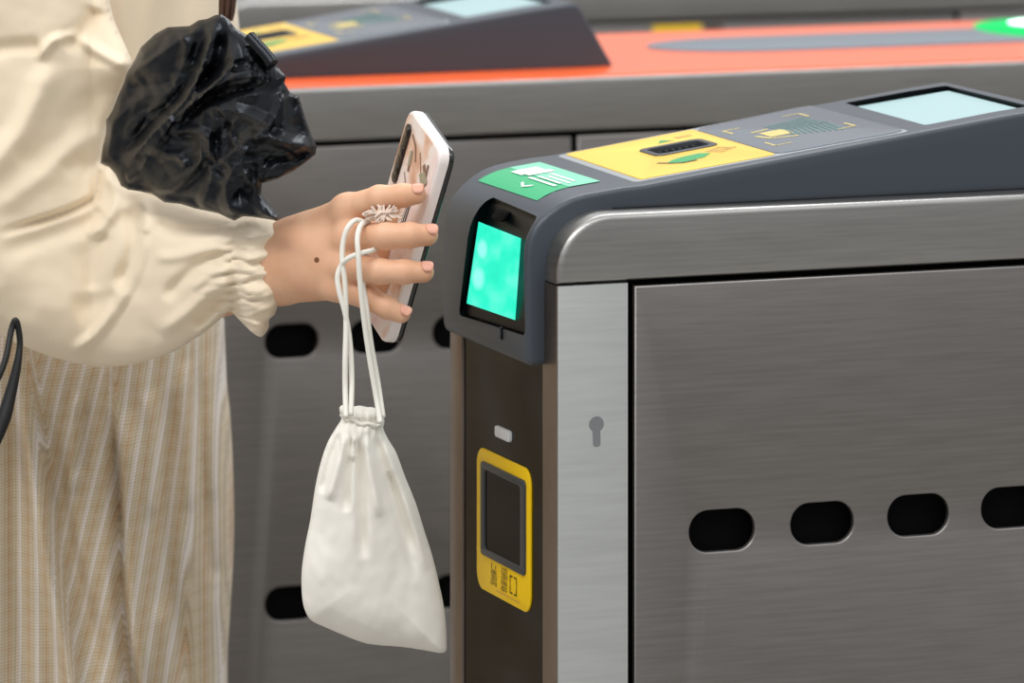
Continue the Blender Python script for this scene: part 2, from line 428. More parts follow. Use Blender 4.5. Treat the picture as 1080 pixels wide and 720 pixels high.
SLOT = (.0470, .0275)
def ticket_gate(name_label, loc, width, length, slots, doors, dxy=None, lit=True, post_w=.0500, detail=True, cap_z=1.0945):
    g = empty('ticket_gate', loc, name_label, 'ticket gate')
    X0 = 0
    # core of the cabinet, behind the panels
    V, F = boxgeo(.006, length-.006, .0120, .0400, .0, 1.048); solid('inner_dark', V, F, 'gap_black', g)  # black block standing in for the shade inside the cabinet
    V, F = boxgeo(.008, length, .0400, width, .0, 1.048); solid('cabinet', V, F, 'cabinet_bounce', g)
    # steel top cap with its big rounded front corner
    R = .0385; prof = []
    for k in range(13):
        a = math.radians(90+90*k/12); prof.append((R+R*math.cos(a), cap_z-R+R*math.sin(a)))
    prof = prof[::-1]; prof = [(length, 1.0495), (length, cap_z)] + [(p[0], p[1]) for p in prof[::-1]] + [(0, 1.0495)]
    V, F = prism_round(prof, 0, width, .0042, .004, 4); solid('top_cap', V, F, 'steel_cap', g, 30)
    # corner post: steel strip that turns round onto the end
    V, F = prism_round([(0, 0), (post_w, 0), (post_w, 1.0485), (0, 1.0485)], 0, .0272, .0012, .0005, 2); solid('corner_post', V, F, 'steel_post', g)
    V, F = prism_round([(0, 0), (.02, 0), (.02, 1.0485), (0, 1.0485)], .1868, width, .0005, .0015, 2); solid('end_strip', V, F, 'steel_end', g)
    V, F = boxgeo(-.0006, .001, .0012, .0270, .0, 1.0485); solid('end_strip', V, F, 'steel_end', g)
    V, F = boxgeo(.0016, .012, .0272, .1868, .0, 1.0485); solid('end_panel', V, F, 'panel_glass', g)
    # side doors with oblong holes
    for (a, b, hx) in doors:
        holes = [rrect(x, z, w, SLOT[1], SLOT[1]/2*.96, 8)[::1] for (x, z, w) in hx]
        slab('side_door', [(a, .02), (b, .02), (b, 1.0460), (a, 1.0460)], holes, 0, .0042, .0016, 'steel_door', lambda x, z, t: Vector((x, t, z)), g)
    if dxy: reader_housing(g, dxy[0], dxy[1], lit)
    if detail:
        k = [(.0272+.0052*math.cos(a), .9562+.0052*math.sin(a)) for a in [math.radians(-60+300*i/16) for i in range(17)]]
        k = k + [(.0250, .9425), (.0262, .9412), (.0285, .9412), (.0300, .9425)]
        slab('keyhole', k, [], -.0004, .001, .0, 'keyhole_grey', lambda x, z, t: Vector((x, t, z)), g)
        def ef(y, z, t=0): return Vector((.0016-t, y, z))
        slab('status_light', rrect(.1060, .9345, .0285, .0075, .0025), [], .0022, 0, .0006, 'led_white_plastic', ef, g)
        lb = slab('scanner_label', rrect(.1055, .8700, .1050, .0950+.0015, .012), [], .0012, 0, .0003, 'yellow_print', ef, g)
        slab('scanner_frame', rrect(.1042, .8780, .0865, .0640, .004), [rrect(.1042, .8780, .0700, .0540, .003)], .0026, 0, .0005, 'frame_grey', ef, lb)
        slab('scanner_glass', rrect(.1042, .8780, .0705, .0545, .003), [], .0016, 0, 0, 'panel_dark', ef, lb)
        # lettering turned on its side, in two columns, and a bracket frame
        def tf(cx, cz):
            return lambda a, b: ef(cx-b*1.75, cz-a*.52, .0016)
        text_mesh('扫码进站', .0080, 'ink_dark', tf(.1038, .8362), 'lettering', lb)
        text_mesh('二维码区', .0074, 'ink_dark', tf(.1243, .8358), 'lettering', lb)
        fm_ = []
        for (y, z, sy, sz) in ((.0790, .8412, 1, -1), (.0912, .8412, -1, -1), (.0790, .8298, 1, 1), (.0912, .8298, -1, 1)):
            fm_ += stroke([(y+sy*.0045, z), (y, z), (y, z+sz*.004)], .0010)
        fm_ += stroke([(.0790, .8412), (.0790, .8298)], .0007)+stroke([(.0912, .8412), (.0912, .8298)], .0007)
        flat('bracket_icon', fm_, 'ink_dark', ef, lb, .0016)
        flat('small_print', stroke([(.072, .8262), (.118, .8262)], .0008), 'ink_brown', ef, lb, .0016)
    return g
mat('panel_dark', '#020303', .15, Specular_IOR_Level=.1)
w1 = .0462
near = ticket_gate('nearest steel ticket gate with a glowing green scan window and a dark reader top', (0, 0, 0), .2125, 1.50,
    None, [(.0545, .62, [(.1174, .8800, .0470), (.1903, .8802, .0458), (.2611, .8810, .0450), (.3308, .8818, .0450),
                         (.1174, .6700, .0465), (.1900, .6700, .0465), (.2611, .6700, .0450), (.3308, .6700, .0450)]), (.624, 1.18, []), (1.184, 1.495, [])], (0, 0))
far_slots = [(.0855+.072*k, z, .0455) for k in range(3) for z in (.8898, .6775)]
mid = ticket_gate('second steel ticket gate behind the hand, orange top with a green lamp', (0, .83, 0), .352, 1.50,
    None, [(.012, .3280, far_slots), (.3335, .8, []), (.804, 1.495, [])], (-.0205, .0415), lit=False, post_w=.010, detail=False)
# orange top sheet, grey band and lamp on the second gate
slab('orange_top', rrect(.76, .1700, 1.44, .336, .012), [], 1.0956, 1.0935, .0006, 'orange_acrylic', lambda x, y, t: Vector((x, y, t)), mid)
q = []
for k in range(21):
    a = math.radians(90+180*k/20); q.append((.580+.105*math.cos(a)*1.0, .195+.062*math.sin(a)))
slab('grey_band', q+[(1.2, .133), (1.2, .257)], [], 1.0970, 1.0955, .0005, 'grey_band', lambda x, y, t: Vector((x, y, t)), mid)
def dome(name, cx, cy, rx, ry, h, z, m, parent):
    V = []; F = []; nr, ns = 8, 32
    for j in range(nr):
        a = math.pi/2*j/nr
        for i in range(ns): b = 2*math.pi*i/ns; V.append((cx+rx*math.cos(a)*math.cos(b), cy+ry*math.cos(a)*math.sin(b), z+h*math.sin(a)))
    V.append((cx, cy, z+h))
    for j in range(nr-1):
        for i in range(ns): F.append((j*ns+i, j*ns+(i+1) % ns, (j+1)*ns+(i+1) % ns, (j+1)*ns+i))
    for i in range(ns): F.append(((nr-1)*ns+i, (nr-1)*ns+(i+1) % ns, len(V)-1))
    F.append(tuple(range(ns-1, -1, -1)))
    return mesh(name, V, F, m, parent, smooth=True)
lamp = dome('status_lamp', .868, .222, .056, .088, .006, 1.0970, 'led_green', mid); tag(lamp, 'green glowing lamp in the gate top')
dome('lamp_core', .880, .226, .050, .055, .0085, 1.0972, 'led_core', lamp)

third = ticket_gate('third steel ticket gate at the back with a small yellow sticker', (.30, 1.735, 0), .2125, 1.6,
    None, [(.012, .8005, []), (.8055, 1.595, [])], None, post_w=.010, detail=False, cap_z=1.0815)
p0 = at(688, 36, y=1.735); p1 = at(740, 27, y=1.735); p2 = at(743, 34, y=1.735); p3 = at(762, 26, y=1.735)
zs0, zs1 = p0.z-.012, p0.z+.0085
slab('yellow_sticker', [(p0.x-.30, zs0), (p1.x-.30, zs0), (p1.x-.30, zs1), (p0.x-.30, zs1)], [], -.0006, .001, 0, 'yellow_print', lambda x, z, t: Vector((x, t, z)), third)
slab('dark_slot', [(p2.x-.30, zs0), (p3.x-.30, zs0), (p3.x-.30, zs1-.001), (p2.x-.30, zs1-.001)], [], -.0006, .001, 0, 'ink_dark', lambda x, z, t: Vector((x, t, z)), third)  # flat dark plate standing in for a slot in the door

# ------------------------------------------------------------------ soft shapes
PXM = 3.6/FPX
def seg_dist(P, A, B):
    d = B-A; t = np.clip(((P-A)@d)/max(1e-9, d@d), 0, 1); return np.linalg.norm(P-(A+t[:, None]*d), axis=1), t
def poly_dist(P, Q, closed=False):
    best = np.full(len(P), 1e9); bt = np.zeros(len(P)); n = len(Q); m = n if closed else n-1
    for i in range(m):
        d, t = seg_dist(P, Q[i], Q[(i+1) % n]); k = d < best; best[k] = d[k]; bt[k] = (i+t[k])/m
    return best, bt
def inside(P, Q):
    r = np.zeros(len(P), bool); n = len(Q)
    for i in range(n):
        a, b = Q[i], Q[(i+1) % n]
        c = ((a[1] > P[:, 1]) != (b[1] > P[:, 1])) & (P[:, 0] < (b[0]-a[0])*(P[:, 1]-a[1])/(b[1]-a[1]+1e-12)+a[0]); r ^= c
    return r
def smooth_poly(pts, per=5):
    return np.array([(p.x, p.y) for p in spline([(a, b, 0) for a, b in pts], per, True)])
def soft(name, outline, depth, T, R, m, folds=(), extra=None, step=3.0, parent=None, back=.8, uvf=None, smooth=4, edge=5.0, origin=Vector((0, 0, 0)), boundary_folds=0.0, angle=None):
    """closed cloth body. outline in photo pixels on the surface y = depth(u, v); bulges T px towards and back*T px away"""
    Q = smooth_poly(outline, smooth) if smooth else np.array(outline, float)
    B = []
    for i in range(len(Q)):
        a, b = Q[i], Q[(i+1) % len(Q)]; k = max(1, int(round(np.linalg.norm(b-a)/step)))
        for j in range(k): B.append(a+(b-a)*j/k)
    B = np.array(B); keep = [0]
    for i in range(1, len(B)):
        if np.linalg.norm(B[i]-B[keep[-1]]) > step*.35: keep.append(i)
    B = B[keep]; lo, hi = B.min(0), B.max(0)
    gx, gy = np.meshgrid(np.arange(lo[0], hi[0], step), np.arange(lo[1], hi[1], step*.87)); gx = gx+(np.arange(gx.shape[0]) % 2)[:, None]*step/2
    G = np.stack([gx.ravel(), gy.ravel()], 1); G = G[inside(G, B)]; d, _ = poly_dist(G, B, True); G = G[d > step*.55]
    A = np.concatenate([B, G]); nb = len(B)
    vs, es, fs, _, _, _ = delaunay_2d_cdt([Vector(p) for p in A], [(i, (i+1) % nb) for i in range(nb)], [], 1, 1e-5)
    A = np.array([(v.x, v.y) for v in vs]); d, _ = poly_dist(A, B, True); d[:nb] = 0
    r = np.clip(d/R, 0, 1); base = T*np.sqrt(np.clip(1-(1-r)**2, 0, 1))
    f = np.zeros(len(A))
    for fo in folds:
        pts, w, amp = fo[0], fo[1], fo[2]; kind = fo[3] if len(fo) > 3 else 'g'
        pl = np.array([(p.x, p.y) for p in spline([(a, b, 0) for a, b in pts], 5)]) if len(pts) > 2 else np.array(pts, float)
        dd, tt = poly_dist(A, pl); ta = np.clip(np.minimum(tt, 1-tt)*5, 0, 1); ta = ta*ta*(3-2*ta)
        if kind == 'g': f += amp*np.exp(-(dd/w)**2)*ta
        else: f += amp*np.clip(1-dd/w, 0, 1)*ta
    if extra is not None: f += extra(A, d)
    ed = np.clip(d/edge, boundary_folds, 1); hf = base+f*ed; hb = back*base - .35*f*ed
    hf = np.maximum(hf, .15*(d > 0)); hb = np.maximum(hb, .15*(d > 0))
    V = []
    inner = [i for i in range(len(A)) if d[i] > 1e-6]; bi = {}
    for i, (u, v) in enumerate(A): V.append(at(u, v, y=depth(u, v)) - FW*(hf[i]*PXM) - origin)
    for i in inner: bi[i] = len(V); u, v = A[i]; V.append(at(u, v, y=depth(u, v)) + FW*(hb[i]*PXM) - origin)
    F = [tuple(q) for q in fs] + [tuple(reversed([bi.get(i, i) for i in q])) for q in fs if any(i in bi for i in q)]
    uv = None
    if uvf is not None: a = uvf(A, hf); uv = np.concatenate([a, a[inner]])
    o = mesh(name, V, F, m, parent, smooth=True, uv=uv); fix_normals(o); return o
def fbm(A, sx, sy, seed, octv=3, ridged=False, rot=0):
    c, s = math.cos(rot), math.sin(rot); r = np.empty(len(A))
    for i, (u, v) in enumerate(A):
        p = Vector(((u*c+v*s)/sx, (-u*s+v*c)/sy, seed)); a = 0; k = 1
        for _ in range(octv):
            q = noise.noise(p); a += k*((1-abs(q)*2.2) if ridged else q); p = p*2.03; k *= .5
        r[i] = a
    return r
def sstep(x, a, b): t = np.clip((x-a)/(b-a), 0, 1); return t*t*(3-2*t)

# ------------------------------------------------------------------ materials of the soft things
bl = mat('blouse_cotton', '#f0dfc4', .85, Sheen_Weight=.25)
bump(bl, noise_tex(bl, 1400, 'Object').outputs[0], .25, .0004)
ny = mat('black_nylon', '#07080b', .34, Specular_IOR_Level=.36)
ny.node_tree.nodes['Principled BSDF'].inputs['Specular Tint'].default_value = (.8, .88, 1, 1)
bump(ny, noise_tex(ny, 2500, 'Object').outputs[0], .08, .0002)
cv = mat('canvas', '#efebe1', .9, Sheen_Weight=.2)
bump(cv, noise_tex(cv, 1500, 'Object').outputs[0], .3, .0004)
mat('cord_cotton', '#ece9df', .9); mat('knot_cotton', '#e3cfc0', .9)
sk = mat('skin', '#d9a283', .5, Subsurface_Weight=.12, Subsurface_Scale=.01)
sk.node_tree.nodes['Principled BSDF'].inputs['Subsurface Radius'].default_value = (1, .35, .2)
n = noise_tex(sk, 35, 'Object', (1, 1, 1), 3); r = ramp(sk, ((.3, '#dba683'), (.7, '#e8b998'))); LK(sk, n.outputs[0], r.inputs[0]); LK(sk, r.outputs[0], bsdf(sk).inputs['Base Color'])
bump(sk, noise_tex(sk, 500, 'Object').outputs[0], .12, .0004)
mat('nail', '#e2a68e', .4); mat('mole_brown', '#7a4a28', .6); mat('hair', '#4a3226', .5); mat('shoe', '#e6e0d6', .6); mat('black_cord', '#0e0f11', .6)
# plaid: uv in photo pixels of cloth
pm = mat('plaid', '#d8c3a0', .9, Sheen_Weight=.15)
t = N(pm, 'ShaderNodeTexCoord'); s = N(pm, 'ShaderNodeSeparateXYZ'); LK(pm, t.outputs['UV'], s.inputs[0])
def band(src, period, off, width, soft_=.08):
    a = N(pm, 'ShaderNodeMath'); a.operation = 'MULTIPLY_ADD'; a.inputs[1].default_value = 1/period; a.inputs[2].default_value = off; LK(pm, src, a.inputs[0])
    f = N(pm, 'ShaderNodeMath'); f.operation = 'PINGPONG'; f.inputs[1].default_value = .5; LK(pm, a.outputs[0], f.inputs[0])
    q = N(pm, 'ShaderNodeMapRange'); q.inputs[1].default_value = width/2-soft_/2; q.inputs[2].default_value = width/2+soft_/2; q.inputs[3].default_value = 1; q.inputs[4].default_value = 0
    LK(pm, f.outputs[0], q.inputs[0]); return q.outputs[0]
def over(prev, fac, colr, amt):
    mx = N(pm, 'ShaderNodeMix'); mx.data_type = 'RGBA'; k = N(pm, 'ShaderNodeMath'); k.operation = 'MULTIPLY'; k.inputs[1].default_value = amt
    LK(pm, fac, k.inputs[0]); LK(pm, k.outputs[0], mx.inputs[0])
    if prev is None: mx.inputs[6].default_value = L('#d9cbaf')
    else: LK(pm, prev, mx.inputs[6])
    mx.inputs[7].default_value = L(colr); return mx.outputs[2]
U_, V_ = s.outputs['X'], s.outputs['Y']
c = over(None, band(U_, 9.5, .0, .30, .2), '#cfa274', .62)
c = over(c, band(V_, 9.5, .0, .30, .2), '#cda77c', .28)
c = over(c, band(U_, 19, .5, .20, .1), '#f4eee8', .92)
c = over(c, band(V_, 19, .5, .16, .1), '#efe6da', .28)
c = over(c, band(U_, 3.17, .25, .36, .3), '#8c7455', .40)
c = over(c, band(V_, 3.17, .25, .36, .3), '#8c7455', .42)
LK(pm, c, bsdf(pm).inputs['Base Color'])

# ------------------------------------------------------------------ person: the body
def surface_nets(Fv, lo, h):
    S = Fv < 0; nx, ny, nz = Fv.shape
    c = np.zeros((nx-1, ny-1, nz-1), int)
    for i in (0, 1):
        for j in (0, 1):
            for k in (0, 1): c += S[i:nx-1+i, j:ny-1+j, k:nz-1+k]
    act = (c > 0) & (c < 8); ids = -np.ones(act.shape, int); idx = np.argwhere(act); ids[tuple(idx.T)] = np.arange(len(idx))
    acc = np.zeros((len(idx), 3)); cnt = np.zeros(len(idx))
    cor = [(i, j, k) for i in (0, 1) for j in (0, 1) for k in (0, 1)]
    for a in cor:
        for ax in range(3):
            if a[ax]: continue
            b = list(a); b[ax] = 1
            fa = Fv[tuple((idx+a).T)]; fb = Fv[tuple((idx+b).T)]; m = (fa < 0) != (fb < 0); t = np.where(m, fa/(fa-fb+1e-20), 0)
            p = np.tile(np.array(a, float), (len(idx), 1)); p[:, ax] += t; acc[m] += p[m]; cnt[m] += 1
    V = (idx+acc/cnt[:, None])*h+lo; F = []
    for ax in range(3):
        o1, o2 = [(1, 2), (0, 2), (0, 1)][ax]
        sl = [slice(1, -1)]*3; sl[ax] = slice(0, -1); s0 = S[tuple(sl)]; sl[ax] = slice(1, None); s1 = S[tuple(sl)]
        e = np.argwhere(s0 != s1); off = np.ones(3, int); off[ax] = 0; e = e+off
        if not len(e): continue
        def g(d1, d2): q = e.copy(); q[:, o1] -= d1; q[:, o2] -= d2; return ids[tuple(q.T)]
        quad = np.stack([g(1, 1), g(0, 1), g(0, 0), g(1, 0)], 1); F.append(quad[(quad >= 0).all(1)])
    return V, np.concatenate(F)
def capsule(P, a, b, ra, rb, sq=None):
    a, b = np.array(a, float), np.array(b, float)
    if sq is not None:
        ax, k = sq; ax = np.array(ax, float); ax /= np.linalg.norm(ax)
        P = P+((P@ax)*(k-1))[..., None]*ax; a = a+(a@ax)*(k-1)*ax; b = b+(b@ax)*(k-1)*ax
    d = b-a; t = np.clip(((P-a)@d)/max(1e-12, d@d), 0, 1); return np.linalg.norm(P-a-t[..., None]*d, axis=-1)-(ra+(rb-ra)*t)
def smin(a, b, k):
    h = np.clip(.5+.5*(b-a)/k, 0, 1); return b+(a-b)*h-k*h*(1-h)

# joints of the reaching right arm
WR = at(296, 277, y=.140); EL = at(110, 322, y=.330)
def J(u, v, y): return np.array(at(u, v, y=y))
sh = np.array(at(70, -130, y=.43))
mc = {'i': [J(312, 250, .128), J(366, 221, .088)], 'm': [J(310, 264, .125), J(369, 250, .080)], 'r': [J(308, 280, .125), J(366, 280, .080)], 'p': [J(308, 295, .130), J(356, 303, .088)]}
fg = {'i': [J(366, 221, .088), J(400, 209, .066), J(425, 206, .056), J(439, 205, .053)],
      'm': [J(369, 250, .080), J(406, 249, .052), J(432, 248, .042), J(451, 248, .0415)],
      'r': [J(366, 280, .080), J(400, 286, .054), J(427, 286.5, .045), J(447, 287, .0425)],
      'p': [J(356, 303, .088), J(389, 314, .066), J(408, 324, .058), J(423, 331, .055)]}
fr_ = {'i': (.0098, .0084, .0076, .0068), 'm': (.0096, .0088, .0081, .0072), 'r': (.0094, .0084, .0078, .0070), 'p': (.0088, .0079, .0073, .0064)}
h = .0016
allp = np.array([WR, EL]+[q for v in fg.values() for q in v]); lo = np.array([-.262, .022, .955]); hi = np.array([-.040, .365, 1.13])
lo = allp.min(0)-.045; hi = allp.max(0)+.045
gx = [np.arange(lo[i], hi[i], h) for i in range(3)]
Pg = np.stack(np.meshgrid(*gx, indexing='ij'), -1).astype(np.float32)
toward = -np.array(FW)
palm = None
for k in 'imrp':
    d = capsule(Pg, mc[k][0], mc[k][1], .0125, .0095 if k != 'p' else .0088); palm = d if palm is None else smin(palm, d, .010)
adir = (np.array(WR)-np.array(EL)); adir /= np.linalg.norm(adir)
nrm = np.cross(adir, np.array([0, 0, 1.])); nrm /= np.linalg.norm(nrm)
wrist = capsule(Pg, np.array(WR)-adir*.01, np.array(WR)+adir*.028, .0245, .0225, (nrm, 1.45))
fore = capsule(Pg, np.array(EL), np.array(WR)-adir*.008, .031, .0250, (nrm, 1.2))
palm = smin(palm, wrist, .016); palm = smin(palm, fore, .012)
# ball of the thumb and the thumb, behind the phone's far edge
th = [J(318, 262, .145), J(350, 246, .158), J(384, 240, .148), J(405, 236, .142)]
thumb = smin(capsule(Pg, th[0], th[1], .015, .012), smin(capsule(Pg, th[1], th[2], .0105, .0092), capsule(Pg, th[2], th[3], .0092, .0075), .003), .006)
palm = smin(palm, thumb, .010)
ff = None
for k in 'imrp':
    q = fg[k]; rr = fr_[k]; d = None
    for a in range(3):
        e = capsule(Pg, q[a], q[a+1], rr[a], rr[a+1]); d = e if d is None else smin(d, e, .0025)
    for jx in (1, 2): d = smin(d, np.linalg.norm(Pg-q[jx], axis=-1)-rr[jx]*1.02, .002)
    ff = d if ff is None else smin(ff, d, .0012)
Fv = smin(palm, ff, .0055)
# knuckle bumps on the back of the hand
for k in 'imr': Fv = smin(Fv, np.linalg.norm(Pg-(mc[k][1]+toward*.001), axis=-1)-.0092, .006)
Vh, Fh = surface_nets(Fv, lo, h); del Pg, Fv, palm, ff, fore, wrist, thumb
# rest of the body, coarser: torso, head, other arm, legs
pc = np.array(at(40, 300, y=.53)); px_, py_ = pc[0], pc[1]
h2 = .011; lo2 = np.array([px_-.30, py_-.30, -.01]); hi2 = np.array([px_+.30, py_+.36, 1.66])
Pg = np.stack(np.meshgrid(*[np.arange(lo2[i], hi2[i], h2) for i in range(3)], indexing='ij'), -1)
def B(x, y, z): return np.array([px_+x, py_+y, z])
X_ = (1, 0, 0)
bd = capsule(Pg, B(0, -.02, .86), B(0, -.01, 1.0), .070, .066)
bd = smin(bd, capsule(Pg, B(0, .04, .86), B(0, .03, 1.0), .080, .070), .03)
bd = smin(bd, capsule(Pg, B(0, -.01, 1.0), B(0, -.02, 1.20), .066, .072), .03)
bd = smin(bd, capsule(Pg, B(0, .03, 1.0), B(0, .04, 1.20), .070, .080), .03)
bd = smin(bd, capsule(Pg, B(0, -.05, 1.27), B(0, .12, 1.27), .04, .045), .06)
bd = smin(bd, capsule(Pg, B(0, 0, 1.26), B(.015, 0, 1.38), .05, .045), .04)
bd = smin(bd, capsule(Pg, B(.02, 0, 1.44), B(.015, 0, 1.50), .073, .085, ((0, 1, 0), 1.15)), .03)
bd = smin(bd, capsule(Pg, B(.105, 0, 1.445), B(.10, 0, 1.47), .011, .008), .012)
for s_ in (-1, 1):
    bd = smin(bd, capsule(Pg, B(.01, s_*.08, 1.45), B(.0, s_*.083, 1.475), .012, .014), .01)
    bd = smin(bd, capsule(Pg, B(0, s_*.045, .84), B(.01, s_*.060, .46), .060, .048), .04)
    bd = smin(bd, capsule(Pg, B(.01, s_*.060, .46), B(-.01, s_*.075, .08), .055, .034), .02)
    bd = smin(bd, capsule(Pg, B(-.02, s_*.075, .04), B(.13, s_*.08, .03), .032, .024), .03)
bd = smin(bd, capsule(Pg, B(0, .12, 1.26), B(-.02, .21, 1.0), .043, .035), .04)
bd = smin(bd, capsule(Pg, B(-.02, .21, 1.0), B(.04, .22, .78), .035, .024), .02)
bd = smin(bd, capsule(Pg, B(.04, .22, .76), B(.055, .22, .68), .026, .014, ((0, 1, 0), 1.6)), .02)
bd = smin(bd, capsule(Pg, B(0, -.06, 1.26), J(45, -70, .385), .032, .028), .04)
bd = smin(bd, capsule(Pg, J(45, -70, .385), J(62, 290, .350), .028, .028), .02)
bd = smin(bd, capsule(Pg, J(62, 290, .350), np.array(EL), .030, .030), .02)
Vb, Fb = surface_nets(bd, lo2, h2); del Pg, bd
person = empty('person', (px_, py_, 0), 'person in a cream puff-sleeved blouse and plaid skirt holding up a phone', 'person')
po = np.array([px_, py_, 0])
Vall = np.concatenate([Vb, Vh])-po; Fall = np.concatenate([Fb, Fh+len(Vb)])
body = mesh('body', Vall.tolist(), Fall.tolist(), 'skin', person, smooth=True); fix_normals(body)
sm_ = body.modifiers.new('s', 'SMOOTH'); sm_.iterations = 4; sm_.factor = .5
ORG = Vector((px_, py_, 0))
# nails, facing away from the palm on each fingertip
def nail(k, w):
    q = fg[k]; ax = Vector(q[3]-q[2]).normalized(); c = Vector(q[3])+ax*.0015
    n_ = (-FW*.55+UP*.62-RT*.0); n_ = (n_-ax*n_.dot(ax)).normalized(); side = ax.cross(n_)
    V = []; F = []; r = fr_[k][3]; nu, nv = 6, 6
    for j in range(nv+1):
        for i in range(nu+1):
            a = (i/nu-.5)*1.35; l = (j/nv-.5)*.0080*(1-.55*(abs(i/nu-.5)*2)**3)
            V.append(c+ax*l+n_*((r+.0005)*math.cos(a))+side*((r+.0005)*math.sin(a)*.95)-ORG)
    for j in range(nv):
        for i in range(nu): a = j*(nu+1)+i; F.append((a, a+1, a+nu+2, a+nu+1))
    o = mesh('fingernail', V, F, 'nail', person, smooth=True); md = o.modifiers.new('t', 'SOLIDIFY'); md.thickness = .0006; md.offset = 0
for k in 'imrp': nail(k, 1)
# hair: cap and one long lock in front of the shoulder
V = []; F = []; ns, nr = 24, 14
for j in range(nr+1):
    a = math.pi*.62*j/nr
    for i in range(ns):
        b = 2*math.pi*i/ns; rr = 1.0
        x = .112*math.sin(a)*math.cos(b); y = .100*math.sin(a)*math.sin(b); z = .115*math.cos(a)
        if math.cos(b) > .45 and a > 1.0: x *= .75; z = max(z, .02)
        V.append((-.005+x, y, 1.475+z))
for j in range(nr):
    for i in range(ns): F.append((j*ns+i, j*ns+(i+1) % ns, (j+1)*ns+(i+1) % ns, (j+1)*ns+i))
hg = [(V, F)]
lk = [at(210, -330, y=.40), at(232, -160, y=.37), at(240, -60, y=.36), at(240, 0, y=.36), at(238, 22, y=.36)]
for k in range(7):
    off = Vector((.0045*math.cos(k*.9), .004*math.sin(k*.9), 0)); pp = [Vector(p)+off-ORG for p in spline(lk, 6)]; nn = len(pp)
    hg.append(tube(pp, [.0038*(1-.75*(i/(nn-1))**2) for i in range(nn)], 6))
back_ = [(-.07, 0, 1.5), (-.115, 0, 1.35), (-.12, 0, 1.2), (-.115, 0, 1.05)]
hg.append(tube(spline(back_, 5), .05, 10))
V, F = join_geo(hg); mesh('hair', V, F, 'hair', person, smooth=True)
for s_ in (-1, 1):
    q = [(-.06, .0), (.165, .0), (.185, .02), (.17, .045), (.09, .07), (.04, .10), (-.05, .105), (-.066, .05)]
    V, F = prism_round(q, s_*.078-.045, s_*.078+.045, .012, .012, 3); solid('shoe', V, F, 'shoe', person, 60)

# ------------------------------------------------------------------ clothes
sleeveY = lambda u: float(np.interp(u, (-50, 100, 180, 250, 300), (.345, .325, .245, .175, .135)))
sl_out = [(-90, -160), (60, -170), (96, -60), (112, -15), (120, 20), (134, 52), (139, 70), (127, 96), (114, 128), (108, 155), (107, 172), (117, 178), (128, 192), (148, 202), (185, 212), (225, 224), (250, 229), (268, 227), (296, 235),
          (299, 243), (297, 252), (300, 262), (298, 274), (299, 286), (297, 300), (297, 313), (293, 322), (290, 331), (284, 337), (283, 346), (276, 355), (268, 352), (259, 344), (250, 335), (242, 328),
          (232, 337), (213, 352), (180, 372), (140, 384), (100, 386), (62, 378), (28, 366), (0, 352), (-45, 325), (-95, 270)]
sl_f = [
    ([(157, 226), (152, 262), (137, 298), (108, 340), (78, 366)], 9, 6, 't'),
    ([(150, 205), (156, 222), (155, 240)], 6, 5),
    ([(138, 212), (146, 240), (142, 268), (128, 300)], 10, -9),
    ([(130, 305), (105, 312), (80, 318)], 12, -3),
    ([(112, 178), (124, 190), (124, 212), (110, 232), (95, 243)], 7, 8),
    ([(107, 172), (104, 195), (98, 207), (60, 222), (0, 240)], 7, -8, 't'),
    ([(112, 215), (100, 226), (60, 240), (0, 262)], 10, -4),
    ([(115, 236), (104, 262), (104, 300)], 12, -3),
    ([(244, 262), (222, 268), (196, 286), (176, 310)], 7, -5),
    ([(246, 250), (220, 255), (190, 262), (165, 262)], 6, 4),
    ([(246, 238), (215, 240), (185, 238), (165, 228)], 6, -5),
    ([(248, 285), (224, 300), (200, 322), (170, 345)], 8, 5),
    ([(246, 300), (228, 318), (205, 340)], 6, -5),
    ([(244, 318), (226, 332), (206, 350)], 5, 4),
    ([(248, 272), (225, 282), (205, 298)], 4, 3),
    ([(58, 56), (48, 90), (30, 130), (5, 160), (-20, 185)], 13, 7),
    ([(88, 30), (74, 34), (60, 38), (44, 60)], 8, 6, 't'),
    ([(88, 32), (100, 44), (120, 58), (138, 68)], 8, 6, 't'),
    ([(-10, 48), (20, 44), (50, 42)], 8, -5),
    ([(105, 5), (92, 25), (70, 45)], 9, -6),
    ([(130, 82), (90, 110), (60, 150), (20, 165)], 16, -4),
    ([(112, 135), (80, 150), (40, 185), (0, 215)], 12, 5),
    ([(100, 178), (85, 168), (70, 175)], 8, -4),
]
def sl_extra(A, d):
    u, v = A[:, 0], A[:, 1]
    g = np.exp(-((u-252)/26)**2)*(v > 215)
    ph = v*.62+fbm(A, 30, 14, 3.1, 2)*3.2+(u-250)*.02
    r = 3.0*np.sin(ph)*g + 1.4*np.sin(ph*1.9+1)*g
    neck = -9*np.exp(-((u-250)/7)**2)*(v > 215)
    ru = 2.6*np.sin(v*.34+fbm(A, 40, 20, 8.1, 2)*2.5)*sstep(u, 256, 275)
    big = fbm(A, 70, 70, 1.7, 3)*4.5
    return r+neck+ru+big
sl = soft('sleeve', sl_out, lambda u, v: sleeveY(u), 62, 72, 'blouse_cotton', [(f[0], f[1], f[2]*1.85)+tuple(f[3:]) for f in sl_f], sl_extra, 2.8, person, .9, origin=ORG, boundary_folds=.1)
to_f = [([(175, -60), (166, 0), (160, 40), (150, 70)], 10, 7), ([(205, -80), (200, 0), (196, 60)], 9, -6), ([(228, -60), (224, 10), (222, 40)], 6, 4), ([(130, -40), (128, 20), (135, 60)], 9, -6), ([(150, 90), (190, 200), (200, 330)], 14, 6)]
